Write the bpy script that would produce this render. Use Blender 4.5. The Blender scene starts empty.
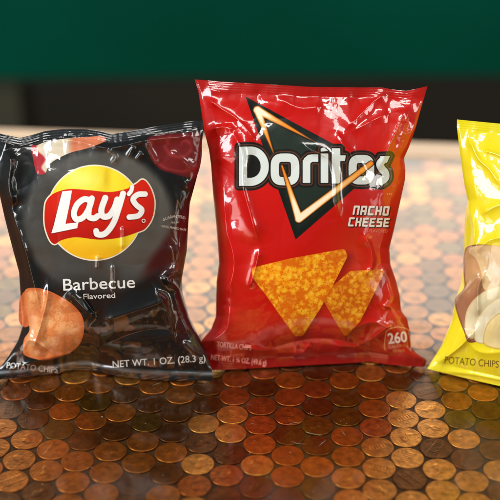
import bpy, math
import numpy as np
from mathutils import Vector, Matrix

# ------------------------------------------------------------------ scene basics
sc = bpy.context.scene
col = bpy.data.collections.new("scene"); sc.collection.children.link(col)
rng = np.random.default_rng(7)
P = 0.02                                            # spacing of the penny lattice, metres
F, YAW, PITCH, ROLL = 1234.42, 0.047637, 0.474868, -0.005936
CAMXY = np.array([1.1815, -32.2874]); HC = 21.7318 * P

def cam_axes():
    fw = np.array([0, math.cos(PITCH), -math.sin(PITCH)])
    r = np.array([1., 0, 0]); u = np.cross(r, fw)
    return r*math.cos(ROLL)+u*math.sin(ROLL), -r*math.sin(ROLL)+u*math.cos(ROLL), fw
RX, UX, FX = cam_axes()
CAM = np.array([0, 0, HC])

def rays(x, y):                                     # photo pixel -> direction
    x = np.asarray(x, float); y = np.asarray(y, float)
    return FX + ((x-250)/F)[..., None]*RX - ((y-250)/F)[..., None]*UX
def table(x, y, z=0.0):                             # photo pixel -> point on the counter
    d = rays(x, y); return CAM + d*((z-CAM[2])/d[..., 2])[..., None]
def toPix(X):
    d = X-CAM; z = d@FX
    return 250+F*(d@RX)/z, 250-F*(d@UX)/z
def lattice(i, j):                                  # penny lattice -> world
    p = np.array([i*0.8660254, j])-CAMXY
    c, s = math.cos(-YAW), math.sin(-YAW)
    return np.array([c*p[0]-s*p[1], s*p[0]+c*p[1]])*P

def lin(c):
    c = np.asarray(c, float)/255.0
    return np.where(c <= .04045, c/12.92, ((c+.055)/1.055)**2.4)

def tag(o, label=None, cat=None, group=None, kind=None):
    if label: o['label'] = label
    if cat: o['category'] = cat
    if group: o['group'] = group
    if kind: o['kind'] = kind
    return o

# ------------------------------------------------------------------ numpy noise
def hash2(i, j, seed):
    n = (i.astype(np.int64)*374761393 + j.astype(np.int64)*668265263 + seed*974634777) & 0xffffffff
    n = ((n ^ (n >> 13))*1274126177) & 0xffffffff
    return ((n ^ (n >> 16)) & 0xffff)/65535.0
def vnoise(x, y, seed=0):
    i = np.floor(x); j = np.floor(y); fx = x-i; fy = y-j
    fx = fx*fx*fx*(fx*(fx*6-15)+10); fy = fy*fy*fy*(fy*(fy*6-15)+10)
    a = hash2(i, j, seed); b = hash2(i+1, j, seed); c = hash2(i, j+1, seed); d = hash2(i+1, j+1, seed)
    return (a*(1-fx)+b*fx)*(1-fy)+(c*(1-fx)+d*fx)*fy
def fbm(x, y, seed=0, oct=3):
    s = 0; a = .5; t = 0
    for k in range(oct):
        s = s+a*vnoise(x*2**k, y*2**k, seed+k*17); t += a; a *= .5
    return s/t
def cells(x, y, seed=0):                            # worley F1, F2
    i0 = np.floor(x); j0 = np.floor(y)
    f1 = np.full(x.shape, 9.); f2 = np.full(x.shape, 9.); idv = np.zeros(x.shape)
    for di in (-1, 0, 1):
        for dj in (-1, 0, 1):
            i = i0+di; j = j0+dj
            px = i+hash2(i, j, seed); py = j+hash2(i, j, seed+5)
            d = np.hypot(x-px, y-py); h = hash2(i, j, seed+9)
            new = d < f1
            f2 = np.where(new, f1, np.minimum(f2, d)); idv = np.where(new, h, idv); f1 = np.where(new, d, f1)
    return f1, f2, idv
def sstep(a, b, x):
    t = np.clip((x-a)/(b-a), 0, 1); return t*t*(3-2*t)
def mixc(a, b, t):
    return a*(1-t[..., None])+b*t[..., None]

# ------------------------------------------------------------------ 2-D shapes as signed distances (pixels, negative inside)
def seg_dist(X, Y, ax, ay, bx, by):
    dx, dy = bx-ax, by-ay; L = dx*dx+dy*dy+1e-12
    t = np.clip(((X-ax)*dx+(Y-ay)*dy)/L, 0, 1)
    return np.hypot(X-ax-t*dx, Y-ay-t*dy), t
def poly_sdf(pts):
    pts = np.asarray(pts, float)
    def f(X, Y):
        d = np.full(X.shape, 1e9); ins = np.zeros(X.shape, bool)
        for k in range(len(pts)):
            ax, ay = pts[k-1]; bx, by = pts[k]
            d = np.minimum(d, seg_dist(X, Y, ax, ay, bx, by)[0])
            if ay != by:
                c = ((ay > Y) != (by > Y)) & (X < (bx-ax)*(Y-ay)/(by-ay)+ax); ins ^= c
        return np.where(ins, -d, d)
    return f
def smooth_closed(pts, n=6):
    pts = np.asarray(pts, float); out = []; N = len(pts)
    for k in range(N):
        p0, p1, p2, p3 = pts[k-1], pts[k], pts[(k+1) % N], pts[(k+2) % N]
        for t in np.linspace(0, 1, n, endpoint=False):
            out.append(.5*((2*p1)+(-p0+p2)*t+(2*p0-5*p1+4*p2-p3)*t*t+(-p0+3*p1-3*p2+p3)*t**3))
    return np.array(out)
def smooth_open(pts, n=8):
    pts = [np.asarray(p, float) for p in pts]
    pts = [2*pts[0]-pts[1]]+pts+[2*pts[-1]-pts[-2]]; out = []
    for k in range(1, len(pts)-2):
        p0, p1, p2, p3 = pts[k-1:k+3]
        for t in np.linspace(0, 1, n, endpoint=False):
            out.append(.5*((2*p1)+(-p0+p2)*t+(2*p0-5*p1+4*p2-p3)*t*t+(-p0+3*p1-3*p2+p3)*t**3))
    out.append(pts[-2]); return np.array(out)
def stroke_sdf(pts, r, smooth=True):
    pts = smooth_open(pts) if smooth else np.asarray(pts, float)
    def f(X, Y):
        d = np.full(X.shape, 1e9)
        for k in range(len(pts)-1):
            d = np.minimum(d, seg_dist(X, Y, *pts[k], *pts[k+1])[0])
        return d-r
    return f
def union(*fs):
    def f(X, Y):
        d = fs[0](X, Y)
        for g in fs[1:]: d = np.minimum(d, g(X, Y))
        return d
    return f
def text_sdf(txt, x0, y0, x1, y1, cap, sx=None, shear=0, bold=0.0, arc=0.0, fit=True):
    """lettering whose baseline runs from pixel (x0,y0) to (x1,y1); cap = cap height in pixels"""
    cu = bpy.data.curves.new("t", 'FONT'); cu.body = txt; cu.resolution_u = 4
    ob = bpy.data.objects.new("t", cu); col.objects.link(ob)
    bpy.context.view_layer.update()
    dg = bpy.context.evaluated_depsgraph_get()
    me = bpy.data.meshes.new_from_object(ob.evaluated_get(dg))
    me.calc_loop_triangles()
    V = np.array([v.co[:2] for v in me.vertices]); T = np.array([t.vertices[:] for t in me.loop_triangles])
    cnt = {}
    for t in T:
        for a, b in ((t[0], t[1]), (t[1], t[2]), (t[2], t[0])):
            k = (min(a, b), max(a, b)); cnt[k] = cnt.get(k, 0)+1
    # the triangulation may leave duplicated verts: boundary edges are those used once
    E = [k for k, c in cnt.items() if c == 1]
    bpy.data.objects.remove(ob); bpy.data.curves.remove(cu); bpy.data.meshes.remove(me)
    V = V.copy(); V[:, 0] += V[:, 1]*shear
    w = V[:, 0].max()-V[:, 0].min(); V[:, 0] -= V[:, 0].min()
    L = math.hypot(x1-x0, y1-y0); u = np.array([(x1-x0)/L, (y1-y0)/L]); v = np.array([u[1], -u[0]])
    px = V[:, 0]/w*L; py = V[:, 1]/0.71*cap
    if arc:
        py = py+arc*(1-((px/L)*2-1)**2)
    Q = np.array([x0, y0])+px[:, None]*u+py[:, None]*v
    def f(X, Y):
        d = np.full(X.shape, 1e9); ins = np.zeros(X.shape, bool)
        for a, b in E:
            ax, ay = Q[a]; bx, by = Q[b]
            d = np.minimum(d, seg_dist(X, Y, ax, ay, bx, by)[0])
            if ay != by:
                ins ^= ((ay > Y) != (by > Y)) & (X < (bx-ax)*(Y-ay)/(by-ay)+ax)
        return np.where(ins, -d, d)-bold
    return f

# ------------------------------------------------------------------ mesh from vertex / face arrays
def mesh_obj(name, V, faces, mat, parent=None, colr=None, smooth=True):
    me = bpy.data.meshes.new(name)
    if isinstance(faces, np.ndarray):
        n = len(faces); k = faces.shape[1]
        me.vertices.add(len(V)); me.vertices.foreach_set('co', np.asarray(V, np.float32).ravel())
        me.loops.add(n*k); me.loops.foreach_set('vertex_index', faces.astype(np.int32).ravel())
        me.polygons.add(n); me.polygons.foreach_set('loop_start', np.arange(0, n*k, k, dtype=np.int32))
        me.update(calc_edges=True); me.validate()
    else:
        me.from_pydata([tuple(map(float, v)) for v in V], [], [tuple(map(int, f)) for f in faces]); me.update()
    if colr is not None:
        a = me.color_attributes.new('Col', 'FLOAT_COLOR', 'POINT')
        c = np.ones((len(V), 4), np.float32); c[:, :3] = colr
        a.data.foreach_set('color', c.ravel())
    me.polygons.foreach_set('use_smooth', np.full(len(me.polygons), smooth))
    me.materials.append(mat)
    o = bpy.data.objects.new(name, me); col.objects.link(o)
    if parent is not None:
        o.parent = parent; o.matrix_parent_inverse = parent.matrix_world.inverted()
    return o

def clip_grid(phi_fn, x0, x1, y0, y1, h):
    """triangulated region phi<0 on a pixel grid (marching squares)"""
    xs = np.arange(x0, x1+h, h); ys = np.arange(y0, y1+h, h)
    X, Y = np.meshgrid(xs, ys); phi = phi_fn(X, Y); phi = np.where(np.abs(phi) < 1e-6, 1e-6, phi)
    ny, nx = X.shape; idx = np.arange(nx*ny).reshape(ny, nx)
    c = np.stack([idx[:-1, :-1], idx[:-1, 1:], idx[1:, 1:], idx[1:, :-1]], -1).reshape(-1, 4)
    pf = phi.ravel(); ins = pf[c] < 0; s = ins.sum(1)
    faces = [tuple(q[::-1]) for q in c[s == 4]]
    pts = list(zip(X.ravel(), Y.ravel())); ph = list(pf); cache = {}
    for q in c[(s > 0) & (s < 4)]:
        poly = []
        for k in range(4):
            a, b = int(q[k]), int(q[(k+1) % 4])
            if pf[a] < 0: poly.append(a)
            if (pf[a] < 0) != (pf[b] < 0):
                key = (min(a, b), max(a, b))
                if key not in cache:
                    t = pf[key[0]]/(pf[key[0]]-pf[key[1]])
                    pa, pb = pts[key[0]], pts[key[1]]
                    pts.append((pa[0]+t*(pb[0]-pa[0]), pa[1]+t*(pb[1]-pa[1]))); ph.append(0.0)
                    cache[key] = len(pts)-1
                poly.append(cache[key])
        if len(poly) >= 3: faces.append(tuple(poly[::-1]))
    used = sorted({v for f in faces for v in f}); m = {v: k for k, v in enumerate(used)}
    pts = np.array([pts[v] for v in used]); ph = np.array([ph[v] for v in used])
    return pts[:, 0], pts[:, 1], ph, [tuple(m[v] for v in f) for f in faces]

# ------------------------------------------------------------------ materials
def new_mat(name):
    m = bpy.data.materials.new(name); m.use_nodes = True
    nt = m.node_tree; return m, nt, nt.nodes['Principled BSDF']
def film(name, rough=.32, coat=1.0, metal=0.0, bump=.12):
    m, nt, b = new_mat(name)
    a = nt.nodes.new('ShaderNodeAttribute'); a.attribute_name = 'Col'
    nt.links.new(a.outputs['Color'], b.inputs['Base Color'])
    b.inputs['Roughness'].default_value = rough; b.inputs['Metallic'].default_value = metal
    b.inputs['Coat Weight'].default_value = coat; b.inputs['Coat Roughness'].default_value = .045; b.inputs['Specular IOR Level'].default_value = .22
    b.inputs['Coat IOR'].default_value = 1.6; b.inputs['IOR'].default_value = 1.5
    tc = nt.nodes.new('ShaderNodeNewGeometry')
    n = nt.nodes.new('ShaderNodeTexNoise'); n.inputs['Scale'].default_value = 120; n.inputs['Detail'].default_value = 3
    nt.links.new(tc.outputs['Position'], n.inputs['Vector'])
    bp = nt.nodes.new('ShaderNodeBump'); bp.inputs['Strength'].default_value = bump; bp.inputs['Distance'].default_value = .0012
    nt.links.new(n.outputs['Fac'], bp.inputs['Height'])
    nt.links.new(bp.outputs['Normal'], b.inputs['Normal']); nt.links.new(bp.outputs['Normal'], b.inputs['Coat Normal'])
    return m
FILM = film('printed_film'); FOIL = film('film_back', rough=.3)

# ------------------------------------------------------------------ chip bags
class Bag:
    def __init__(s, A, B, lean, L, R, T, Bt, dmax, creases, seed, front, wr=1.0, dback=None, rib=.00010):
        a = table(*A); b = table(*B)
        s.U = (b-a)/np.linalg.norm(b-a)
        n0 = np.cross(s.U, [0, 0, 1.]);                      # horizontal, towards camera
        if n0[1] > 0: n0 = -n0
        s.N = n0*math.cos(lean)+np.array([0, 0, 1.])*math.sin(lean)
        s.P0 = a; s.dmax = dmax; s.dback = dback or dmax; s.cr = creases; s.seed = seed; s.front = front; s.wr = wr; s.rib = rib
        s.L = np.array(L, float); s.R = np.array(R, float); s.T = np.array(T, float); s.B = np.array(Bt, float)
        s.L = s._sm(s.L[:, ::-1]); s.R = s._sm(s.R[:, ::-1]); s.T = s._sm(s.T); s.B = s._sm(s.B)
    def _sm(s, p):                                           # (param, value) smoothed over ~4 px
        x = np.arange(p[0, 0], p[-1, 0]+.5, .5); v = np.interp(x, p[:, 0], p[:, 1])
        k = np.hanning(11); k /= k.sum()
        v2 = np.convolve(np.pad(v, 5, mode='edge'), k, 'valid'); return x, v2
    def fL(s, y): return np.interp(y, *s.L)
    def fR(s, y): return np.interp(y, *s.R)
    def fT(s, x): return np.interp(x, *s.T)
    def fB(s, x): return np.interp(x, *s.B)
    def st(s, x, y):
        l, r = s.fL(y), s.fR(y); t0, b0 = s.fT(x), s.fB(x)
        return np.clip(2*(x-l)/(r-l)-1, -1, 1), np.clip((y-t0)/(b0-t0), 0, 1)
    def xy(s, S, Tt):
        x = 250+0*S; y = 0*S+240; x = s.fL(y)+(S+1)/2*(s.fR(y)-s.fL(y))
        for _ in range(40):
            y2 = s.fT(x)+Tt*(s.fB(x)-s.fT(x)); x2 = s.fL(y2)+(S+1)/2*(s.fR(y2)-s.fL(y2))
            x = .5*x+.5*x2; y = .5*y+.5*y2
        return x, y
    def at(s, x, y, d):                                      # point on the pixel's ray at distance d before the bag's mid plane
        r = rays(x, y); k = ((s.P0-CAM)@s.N+d)/(r@s.N)
        return CAM+r*k[..., None]
    def off(s, x, y, t):                                     # bottom seam meets the counter
        b = s.fB(x); r = rays(x, b); k = (-CAM[2]+.0006)/r[..., 2]
        d = (CAM+r*k[..., None]-s.P0)@s.N
        return d*sstep(.80, 1.0, t)**1.2
    def wrinkle(s, x, y, S, t):
        h = 0*x
        edge = np.clip(1-np.abs(S), 0, 1); tb = np.minimum(t, 1-t)
        wx = x+14*(fbm(x/40, y/40, s.seed+3)-.5); wy = y+14*(fbm(x/40, y/40, s.seed+8)-.5)
        # soft dents and film facets, stronger toward seams and sides
        near = .18+.9*np.exp(-edge/.22)+.7*np.exp(-tb/.10)
        f1, f2, idv = cells(wx/42, wy/60, s.seed+1)
        h = h+(.9*(f2-f1)**.8*.0011*near+(idv-.5)*0)*s.wr
        f1, f2, idv = cells(wx/17+3, wy/26, s.seed+2)
        h = h+.00055*(f2-f1)*(near-.15)*s.wr
        h = h+.0016*(fbm(x/55, y/70, s.seed+5, 2)-.5)*s.wr
        # sharp crumple lines
        n1 = vnoise(wx/34+7, wy/48+2, s.seed+21); n2 = vnoise(wx/19+3, wy/23+5, s.seed+22); n3 = vnoise(wx/9+1, wy/10, s.seed+23)
        h = h+(.0024*np.abs(2*n1-1)*(.25+near*.6)+.0008*np.abs(2*n2-1)*(near-.1)+.00015*np.abs(2*n3-1)*(near-.1))*s.wr
        # pleats running out of the seals
        ph = fbm(x/30, 0*x, s.seed+11)*9
        h = h+.0005*np.sin(x/6.6+ph+(y-200)*.01)*np.exp(-np.abs(t-.04)/.05)*s.wr*(.2+1.4*fbm(x/28+9, 0*x, s.seed+41))
        h = h+.0007*np.sin(x/5.4+ph*1.3)*np.exp(-np.abs(.95-t)/.05)*s.wr
        # puckers coming in from the sides
        h = h+.0011*np.sin(y/7.5+6*fbm(y/30, 0*x+.3, s.seed+13)+S*3)*np.exp(-edge/.13)*s.wr
        for pts, amp, w in s.cr:
            p = smooth_open(pts, 6) if len(pts) > 2 else np.array(pts, float)
            seg = np.hypot(*np.diff(p, axis=0).T); cum = np.r_[0, np.cumsum(seg)]
            best = np.full(x.shape, 1e9); par = np.zeros(x.shape)
            for k in range(len(p)-1):
                d, tt = seg_dist(x, y, *p[k], *p[k+1])
                nb = d < best; best = np.where(nb, d, best); par = np.where(nb, (cum[k]+tt*seg[k])/cum[-1], par)
            tap = np.clip(np.minimum(par, 1-par)*5, 0, 1); tap = .15+.85*tap*tap*(3-2*tap)
            q = np.sqrt((best/w)**2+.006)
            h = h+1.5*amp*np.exp(-q*1.5)*tap
        return h
    def puff(s, S, t):
        a = np.clip((t-.035)/.93, 0, 1)**1.25
        g = np.clip(1-np.abs(2*a-1)**2.5, 0, 1)**.8
        f = np.clip(1-np.abs(S)**2.2, 0, 1)**.72
        return g*f
    def depth(s, x, y, S=None, t=None):
        if S is None: S, t = s.st(x, y)
        e = np.clip((1-np.abs(S))*9, 0, 1)*np.clip(np.minimum(t-.0, 1-t)*25+.15, 0, 1)
        d = s.dmax*s.puff(S, t)+s.wrinkle(x, y, S, t)*e+.0004*np.clip((1-np.abs(S))*40, 0, 1)
        # the sealed strips: flat with fine crimp ribs, waving gently
        seal = 1-sstep(.028, .045, t)+sstep(.962, .975, t)
        d = d+seal*s.rib*np.sin((y-s.fT(x))*2.6)*(.3+1.0*fbm(x/16, y/60, s.seed+61))+seal*.0008*(fbm(x/16, 0*x, s.seed+62)-.5)*np.clip((1-np.abs(S))*20, 0, 1)
        return d+s.off(x, y, t)+s.wave(S, t)
    def wave(s, S, t):                                       # whole bag bends a little at its top seam
        return .004*np.sin(S*3.1+s.seed)*(1-sstep(0, .25, t))
    def build(s, root, nu=300, nv=380):
        v = np.linspace(0, 1, nv); u = -np.cos(np.linspace(0, np.pi, nu)); u = .55*u+.45*np.linspace(-1, 1, nu)
        S, Tt = np.meshgrid(u, v)
        x, y = s.xy(S, Tt)
        D = s.depth(x, y, S, Tt)
        Pf = s.at(x, y, D)
        idx = np.arange(nu*nv).reshape(nv, nu)
        q = np.stack([idx[:-1, :-1], idx[1:, :-1], idx[1:, 1:], idx[:-1, 1:]], -1).reshape(-1, 4)
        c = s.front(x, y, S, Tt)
        # front panel between the seals, and the two sealed strips as parts of their own
        k1, k2 = int(nv*.034), int(nv*.968)
        rows = np.repeat(np.arange(nv-1), nu-1)
        def part(name, sel):
            f = q[sel]; us, inv = np.unique(f, return_inverse=True)
            return mesh_obj(name, Pf.reshape(-1, 3)[us], inv.reshape(f.shape), FILM, root, lin(c.reshape(-1, 3)[us]))
        part('front_panel', (rows >= k1) & (rows < k2)); part('top_seal', rows < k1); part('bottom_seal', rows >= k2)
        # back panel
        st = 3; Sb, Tb, xb, yb = S[::st, ::st], Tt[::st, ::st], x[::st, ::st], y[::st, ::st]
        ub = np.r_[np.arange(0, nu, st), nu-1] if (nu-1) % st else np.arange(0, nu, st)
        vb = np.r_[np.arange(0, nv, st), nv-1] if (nv-1) % st else np.arange(0, nv, st)
        ii = np.ix_(vb, ub); Sb, Tb, xb, yb, Db = S[ii], Tt[ii], x[ii], y[ii], D[ii]
        M = s.at(xb, yb, s.off(xb, yb, Tb)+s.wave(Sb, Tb))
        ed = np.clip((1-np.abs(Sb))*9, 0, 1)*np.clip(np.minimum(Tb, 1-Tb)*25, 0, 1)
        th = s.dback*s.puff(Sb, Tb)+ed*.002*fbm(xb/30+50, yb/40, s.seed+30)+.0004
        th = np.maximum(th, np.where(Tb > .5, .011*np.clip(1-np.abs(Sb)**6, 0, 1)*np.clip((1-Tb)/.008, 0, 1), 0))   # the film under the bag lies on the counter
        th = np.where((np.abs(Sb) > .9999) | (Tb < 1e-6) | (Tb > 1-1e-6), 0, th)
        lift = np.clip(1-np.abs(Sb), 0, 1)*0
        Pb = M-s.N*th[..., None]
        Pb[..., 2] = np.maximum(Pb[..., 2], .0008)
        sh = Pb.shape[:2]; idx = np.arange(sh[0]*sh[1]).reshape(sh)
        qb = np.stack([idx[:-1, :-1], idx[:-1, 1:], idx[1:, 1:], idx[1:, :-1]], -1).reshape(-1, 4)
        cb = c[ii]*.9
        mesh_obj('back_panel', Pb.reshape(-1, 3), qb, FOIL, root, lin(cb.reshape(-1, 3)))
    def decal(s, root, name, phi, box, colour, layer, h=.45, label=None, mat=None):
        x, y, ph, faces = clip_grid(phi, *box, h)
        if not faces: return None
        D = s.depth(x, y)+.00009*layer
        V = s.at(x, y, D); c = colour(x, y, ph) if callable(colour) else np.tile(np.array(colour, float), (len(x), 1))
        o = mesh_obj(name, V, faces, mat or FILM, root, lin(np.clip(c, 0, 255)))
        if label: o['label'] = label
        return o
def C3(*c): return np.array(c, float)
def root_at(name, p):
    o = bpy.data.objects.new(name, None); col.objects.link(o); o.location = p; o.empty_display_size = .02
    bpy.context.view_layer.update(); return o

# ---------------- the red tortilla chip bag
def red_front(x, y, S, t):  # print gradients, with some of the bag's shading painted in
    c = np.tile(C3(198, 14, 10), x.shape+(1,))
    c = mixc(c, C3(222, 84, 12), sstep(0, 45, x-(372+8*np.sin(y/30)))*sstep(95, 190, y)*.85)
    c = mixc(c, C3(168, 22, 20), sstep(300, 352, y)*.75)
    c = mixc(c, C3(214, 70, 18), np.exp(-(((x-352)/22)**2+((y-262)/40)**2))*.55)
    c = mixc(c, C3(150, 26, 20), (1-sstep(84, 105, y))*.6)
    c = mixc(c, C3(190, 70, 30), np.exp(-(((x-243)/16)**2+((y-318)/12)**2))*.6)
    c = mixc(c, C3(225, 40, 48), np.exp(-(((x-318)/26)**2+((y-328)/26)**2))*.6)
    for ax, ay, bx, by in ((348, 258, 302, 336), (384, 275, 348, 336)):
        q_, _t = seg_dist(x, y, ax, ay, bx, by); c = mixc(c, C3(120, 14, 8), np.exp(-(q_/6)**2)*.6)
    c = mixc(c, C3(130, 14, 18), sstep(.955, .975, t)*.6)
    return c
red_cr = [
    ([(226, 124), (236, 138), (243, 158), (243, 185), (251, 215), (260, 248)], .0044, 12),
    ([(260, 248), (255, 270), (249, 290)], .0022, 6),
    ([(203, 132), (222, 127), (236, 130)], .002, 7),
    ([(198, 92), (220, 108), (240, 122), (262, 150)], .0016, 6),
    ([(303, 144), (312, 150), (328, 158), (335, 175), (336, 200), (341, 219)], .0026, 5),
    ([(336, 130), (346, 148), (360, 168), (362, 180)], .0018, 5),
    ([(345, 130), (362, 113), (376, 100), (391, 92)], .0018, 9),
    ([(350, 133), (372, 121), (392, 112)], .0009, 6),
    ([(363, 233), (371, 250), (371, 268), (362, 276)], .0028, 6),
    ([(376, 175), (392, 140), (405, 110)], .002, 8),
    ([(213, 190), (224, 225), (234, 262), (226, 300)], .0034, 11),
    ([(230, 305), (226, 330), (205, 345)], .0025, 8),
    ([(240, 347), (262, 350), (275, 349)], .0018, 5),
    ([(292, 353), (304, 352), (309, 343)], .0022, 5),
    ([(330, 345), (360, 345), (395, 322)], .0026, 8),
    ([(350, 330), (372, 322), (392, 330)], .002, 6),
    ([(384, 262), (392, 285), (396, 305)], .003, 7),
    ([(380, 305), (395, 309), (407, 320)], .0025, 6),
    ([(276, 97), (300, 108), (324, 106)], .0014, 12),
    ([(255, 352), (320, 338), (385, 352)], -.0016, 8)]
RB = Bag((205, 372), (424, 368), math.radians(9),
    L=[(194.5, 79), (198.5, 92), (202, 115), (204, 130), (209, 150), (211, 165), (213, 195), (216, 223), (219, 262), (216.5, 281), (216, 300), (216, 316), (211, 329), (201, 341), (202, 350), (206, 360), (209.5, 371)],
    R=[(427.5, 86), (422, 105), (416, 127), (409, 147), (404, 158), (405.5, 170), (405, 180), (402, 194), (398, 212), (394, 230), (389.5, 248), (390.5, 264), (396, 280), (400, 296), (401, 310), (407, 318), (410, 332), (411, 347), (416, 353), (427, 360), (424, 368)],
    T=[(190, 79), (195, 79.5), (225, 82), (262, 84), (310, 87), (360, 87.5), (382, 87.5), (392, 89.5), (406, 91), (420, 88), (430, 85.5)],
    Bt=[(195, 370), (209, 370.5), (230, 369.5), (268, 367.5), (320, 364.5), (350, 363), (370, 361.5), (388, 364.5), (405, 366), (422, 367), (432, 365)],
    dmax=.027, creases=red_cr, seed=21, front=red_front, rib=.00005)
r = root_at('chip_bag', RB.at(np.array(315.), np.array(367.), np.array(0.)))
tag(r, 'glossy red bag of tortilla chips standing between the black bag and the yellow bag', 'chip bag', 'chip bags standing in a row')
RB.build(r, 420, 540)
tri = poly_sdf([(245.5, 96.5), (378, 168), (295.6, 239.5)])
RB.decal(r, 'logo_triangle', tri, (240, 382, 94, 242), lambda x, y, p: mixc(np.tile(C3(14, 24, 20), (len(x), 1)), C3(30, 44, 36), sstep(2, 12, -p)), 1)
def rbox(cx, cy, hx, hy):                                    # rounded ring centreline
    k = .55; a = []
    for th in np.linspace(0, 2*math.pi, 33):
        c, s_ = math.cos(th), math.sin(th)
        a.append((cx+hx*math.copysign(abs(c)**k, c), cy+hy*math.copysign(abs(s_)**k, s_)))
    return a
def ring(cx, cy, hx, hy, r_): return stroke_sdf(rbox(cx, cy, hx, hy), r_, False)
letters = union(
    poly_sdf([(239, 147), (247, 146.5), (247, 185.5), (239, 186)]),
    stroke_sdf([(243.5, 151), (253, 150.8), (260, 154.5), (264.2, 162), (264.2, 171), (260, 178), (253, 181.6), (243.5, 181.8)], 4.0),
    ring(285, 169.4, 10.2, 11.8, 4.1),
    poly_sdf([(302.8, 160), (310.2, 160), (310.2, 182.9), (302.8, 182.9)]),
    poly_sdf([(302.8, 163), (304, 158.5), (308, 155), (312, 154.4), (318.2, 154.4), (318.2, 161.8), (312, 161.8), (310.2, 163.5), (309, 168), (303, 168)]),
    poly_sdf([(320.8, 153.6), (328.2, 153.6), (328.2, 182.9), (320.8, 182.9)]), poly_sdf([(320.8, 148.5), (324, 147.5), (328.2, 150.8), (320.8, 151.6)]),
    poly_sdf([(331.8, 148.3), (340.2, 148.3), (340.2, 155.4), (345.8, 155.4), (344.8, 161), (340.2, 161), (340.2, 183.4), (331.8, 183.4)]),
    ring(361.4, 169.7, 8.8, 10.8, 4.0),
    stroke_sdf([(382.5, 160.4), (379.9, 164.0), (381.5, 168.2), (385.2, 173), (385.2, 178), (381, 181.4)], 3.7),
    poly_sdf([(380, 156.2), (390, 155.8), (387, 162.6), (381, 163.4)]), poly_sdf([(377, 178.8), (382, 178.2), (382, 185), (375.6, 184.8)]))
def outc(x, y, p):                                           # p is distance to the letters minus the band
    d = p+4.6
    c = np.tile(C3(20, 20, 18), (len(x), 1))
    return mixc(c, C3(128, 72, 50), np.exp(-((d-2.0)/.45)**2)*.85)
RB.decal(r, 'letter_outline', lambda X, Y: np.minimum(letters(X, Y), poly_sdf([(244, 150), (258, 152), (263, 166), (258, 180), (244, 182)])(X, Y)+4.0)-4.6, (230, 398, 140, 194), outc, 2, h=.4)
RB.decal(r, 'lettering', letters, (236, 394, 145, 188), C3(214, 222, 216), 3.5, h=.4)
A_, B_, C_ = (257, 110), (371, 163.5), (299, 220)
bars = [((257.2, 110), (316, 142.5), 4.6, .5), ((257.5, 110), (273.5, 153), 4.6, .9), ((282, 166), (299, 218.5), 1.5, 4.6), ((298.8, 218.8), (371, 163.5), 4.6, 3.2)]
def glow(X, Y):
    d = np.full(X.shape, 1e9)
    for a, b, r0, r1 in bars:
        q, t = seg_dist(X, Y, *a, *b); d = np.minimum(d, q-(r0+(r1-r0)*t))
    return d
def glowc(x, y, p):
    hot = np.exp(-(np.hypot(x-258, y-111)/16)**2)+np.exp(-(np.hypot(x-300, y-217)/22)**2)+.55*np.exp(-(np.hypot(x-330, y-196)/30)**2)
    core = sstep(.3, 3.2, -p)
    c = mixc(np.tile(C3(40, 24, 14), (len(x), 1)), C3(232, 122, 20), sstep(0, 1.5, -p))
    c = mixc(c, C3(255, 190, 70), core*.5); c = mixc(c, C3(255, 240, 205), np.clip(core*hot*1.5, 0, 1)); return c
RB.decal(r, 'logo_flame', glow, (250, 378, 102, 226), glowc, 5, h=.35)
def chipc(seed, lo=(220, 100, 8), mid=(250, 166, 20), hi=(255, 222, 84), sc_=6.0, spot=(200, 72, 8), k_=1.0):
    def f(x, y, p):
        wx = x+3*(fbm(x/5, y/5, seed+3)-.5); wy = y+3*(fbm(x/5, y/5, seed+4)-.5)
        f1, f2, idv = cells(wx/sc_, wy/sc_, seed); g1, g2, iv2 = cells(wx/2.1, wy/2.1, seed+2)
        n = fbm(x/13, y/13, seed+9, 3)
        bump = np.clip(1-f1*1.5, 0, 1)*.65+np.clip(1-g1*1.4, 0, 1)*.35
        c = mixc(np.tile(C3(*mid), (len(x), 1)), C3(*lo), sstep(.05, .5, .62-bump-(.5-n)*.9)*.8*k_)
        c = mixc(c, C3(*hi), sstep(.2, .9, bump)*(.3+.7*idv)*.9)
        c = mixc(c, C3(*spot), ((iv2 > .8)*sstep(.5, .2, g1)+(idv > .84)*sstep(.55, .15, f1)*.6)*.6*k_)
        c = mixc(c, C3(*lo), sstep(.52, .72, n)*.35)
        return mixc(c, C3(*lo), (1-sstep(0, 1.2, -p))*.35)
    return f
def round_poly(pts, r_): return lambda X, Y: poly_sdf(pts)(X, Y)-r_
RB.decal(r, 'printed_chip', round_poly([(351, 273.5), (381.5, 271.8), (376, 284), (367, 302), (358, 320), (345.5, 333), (338, 321), (326, 300), (332, 290)], 2.6), (318, 390, 264, 342), chipc(5, lo=(206, 90, 10), mid=(240, 152, 20), hi=(255, 212, 76)), 1, h=.5)
RB.decal(r, 'printed_chip', round_poly([(255, 270.5), (290, 262), (342.5, 252.4), (344, 256), (330, 284), (318, 306), (301, 332.5), (297, 333), (286, 318), (270, 295), (256, 277)], 3.4), (246, 354, 244, 342), chipc(11), 2, h=.5)
GL = {'n': [[(0, 0), (0, 1), (1, 1), (1, 0)]], 'A': [[(0, 0), (0, 1), (1, 1), (1, 0)], [(0, .4), (1, .4)]], 'C': [[(1, 1), (0, 1), (0, 0), (1, 0)]],
      'H': [[(0, 0), (0, 1)], [(1, 0), (1, 1)], [(0, .5), (1, .5)]], 'O': [[(0, 0), (0, 1), (1, 1), (1, 0), (0, 0)]],
      'E': [[(1, 1), (0, 1), (0, 0), (1, 0)], [(0, .5), (.85, .5)]], 'S': [[(1, 1), (0, 1), (0, .52), (1, .52), (1, 0), (0, 0)]]}
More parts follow.
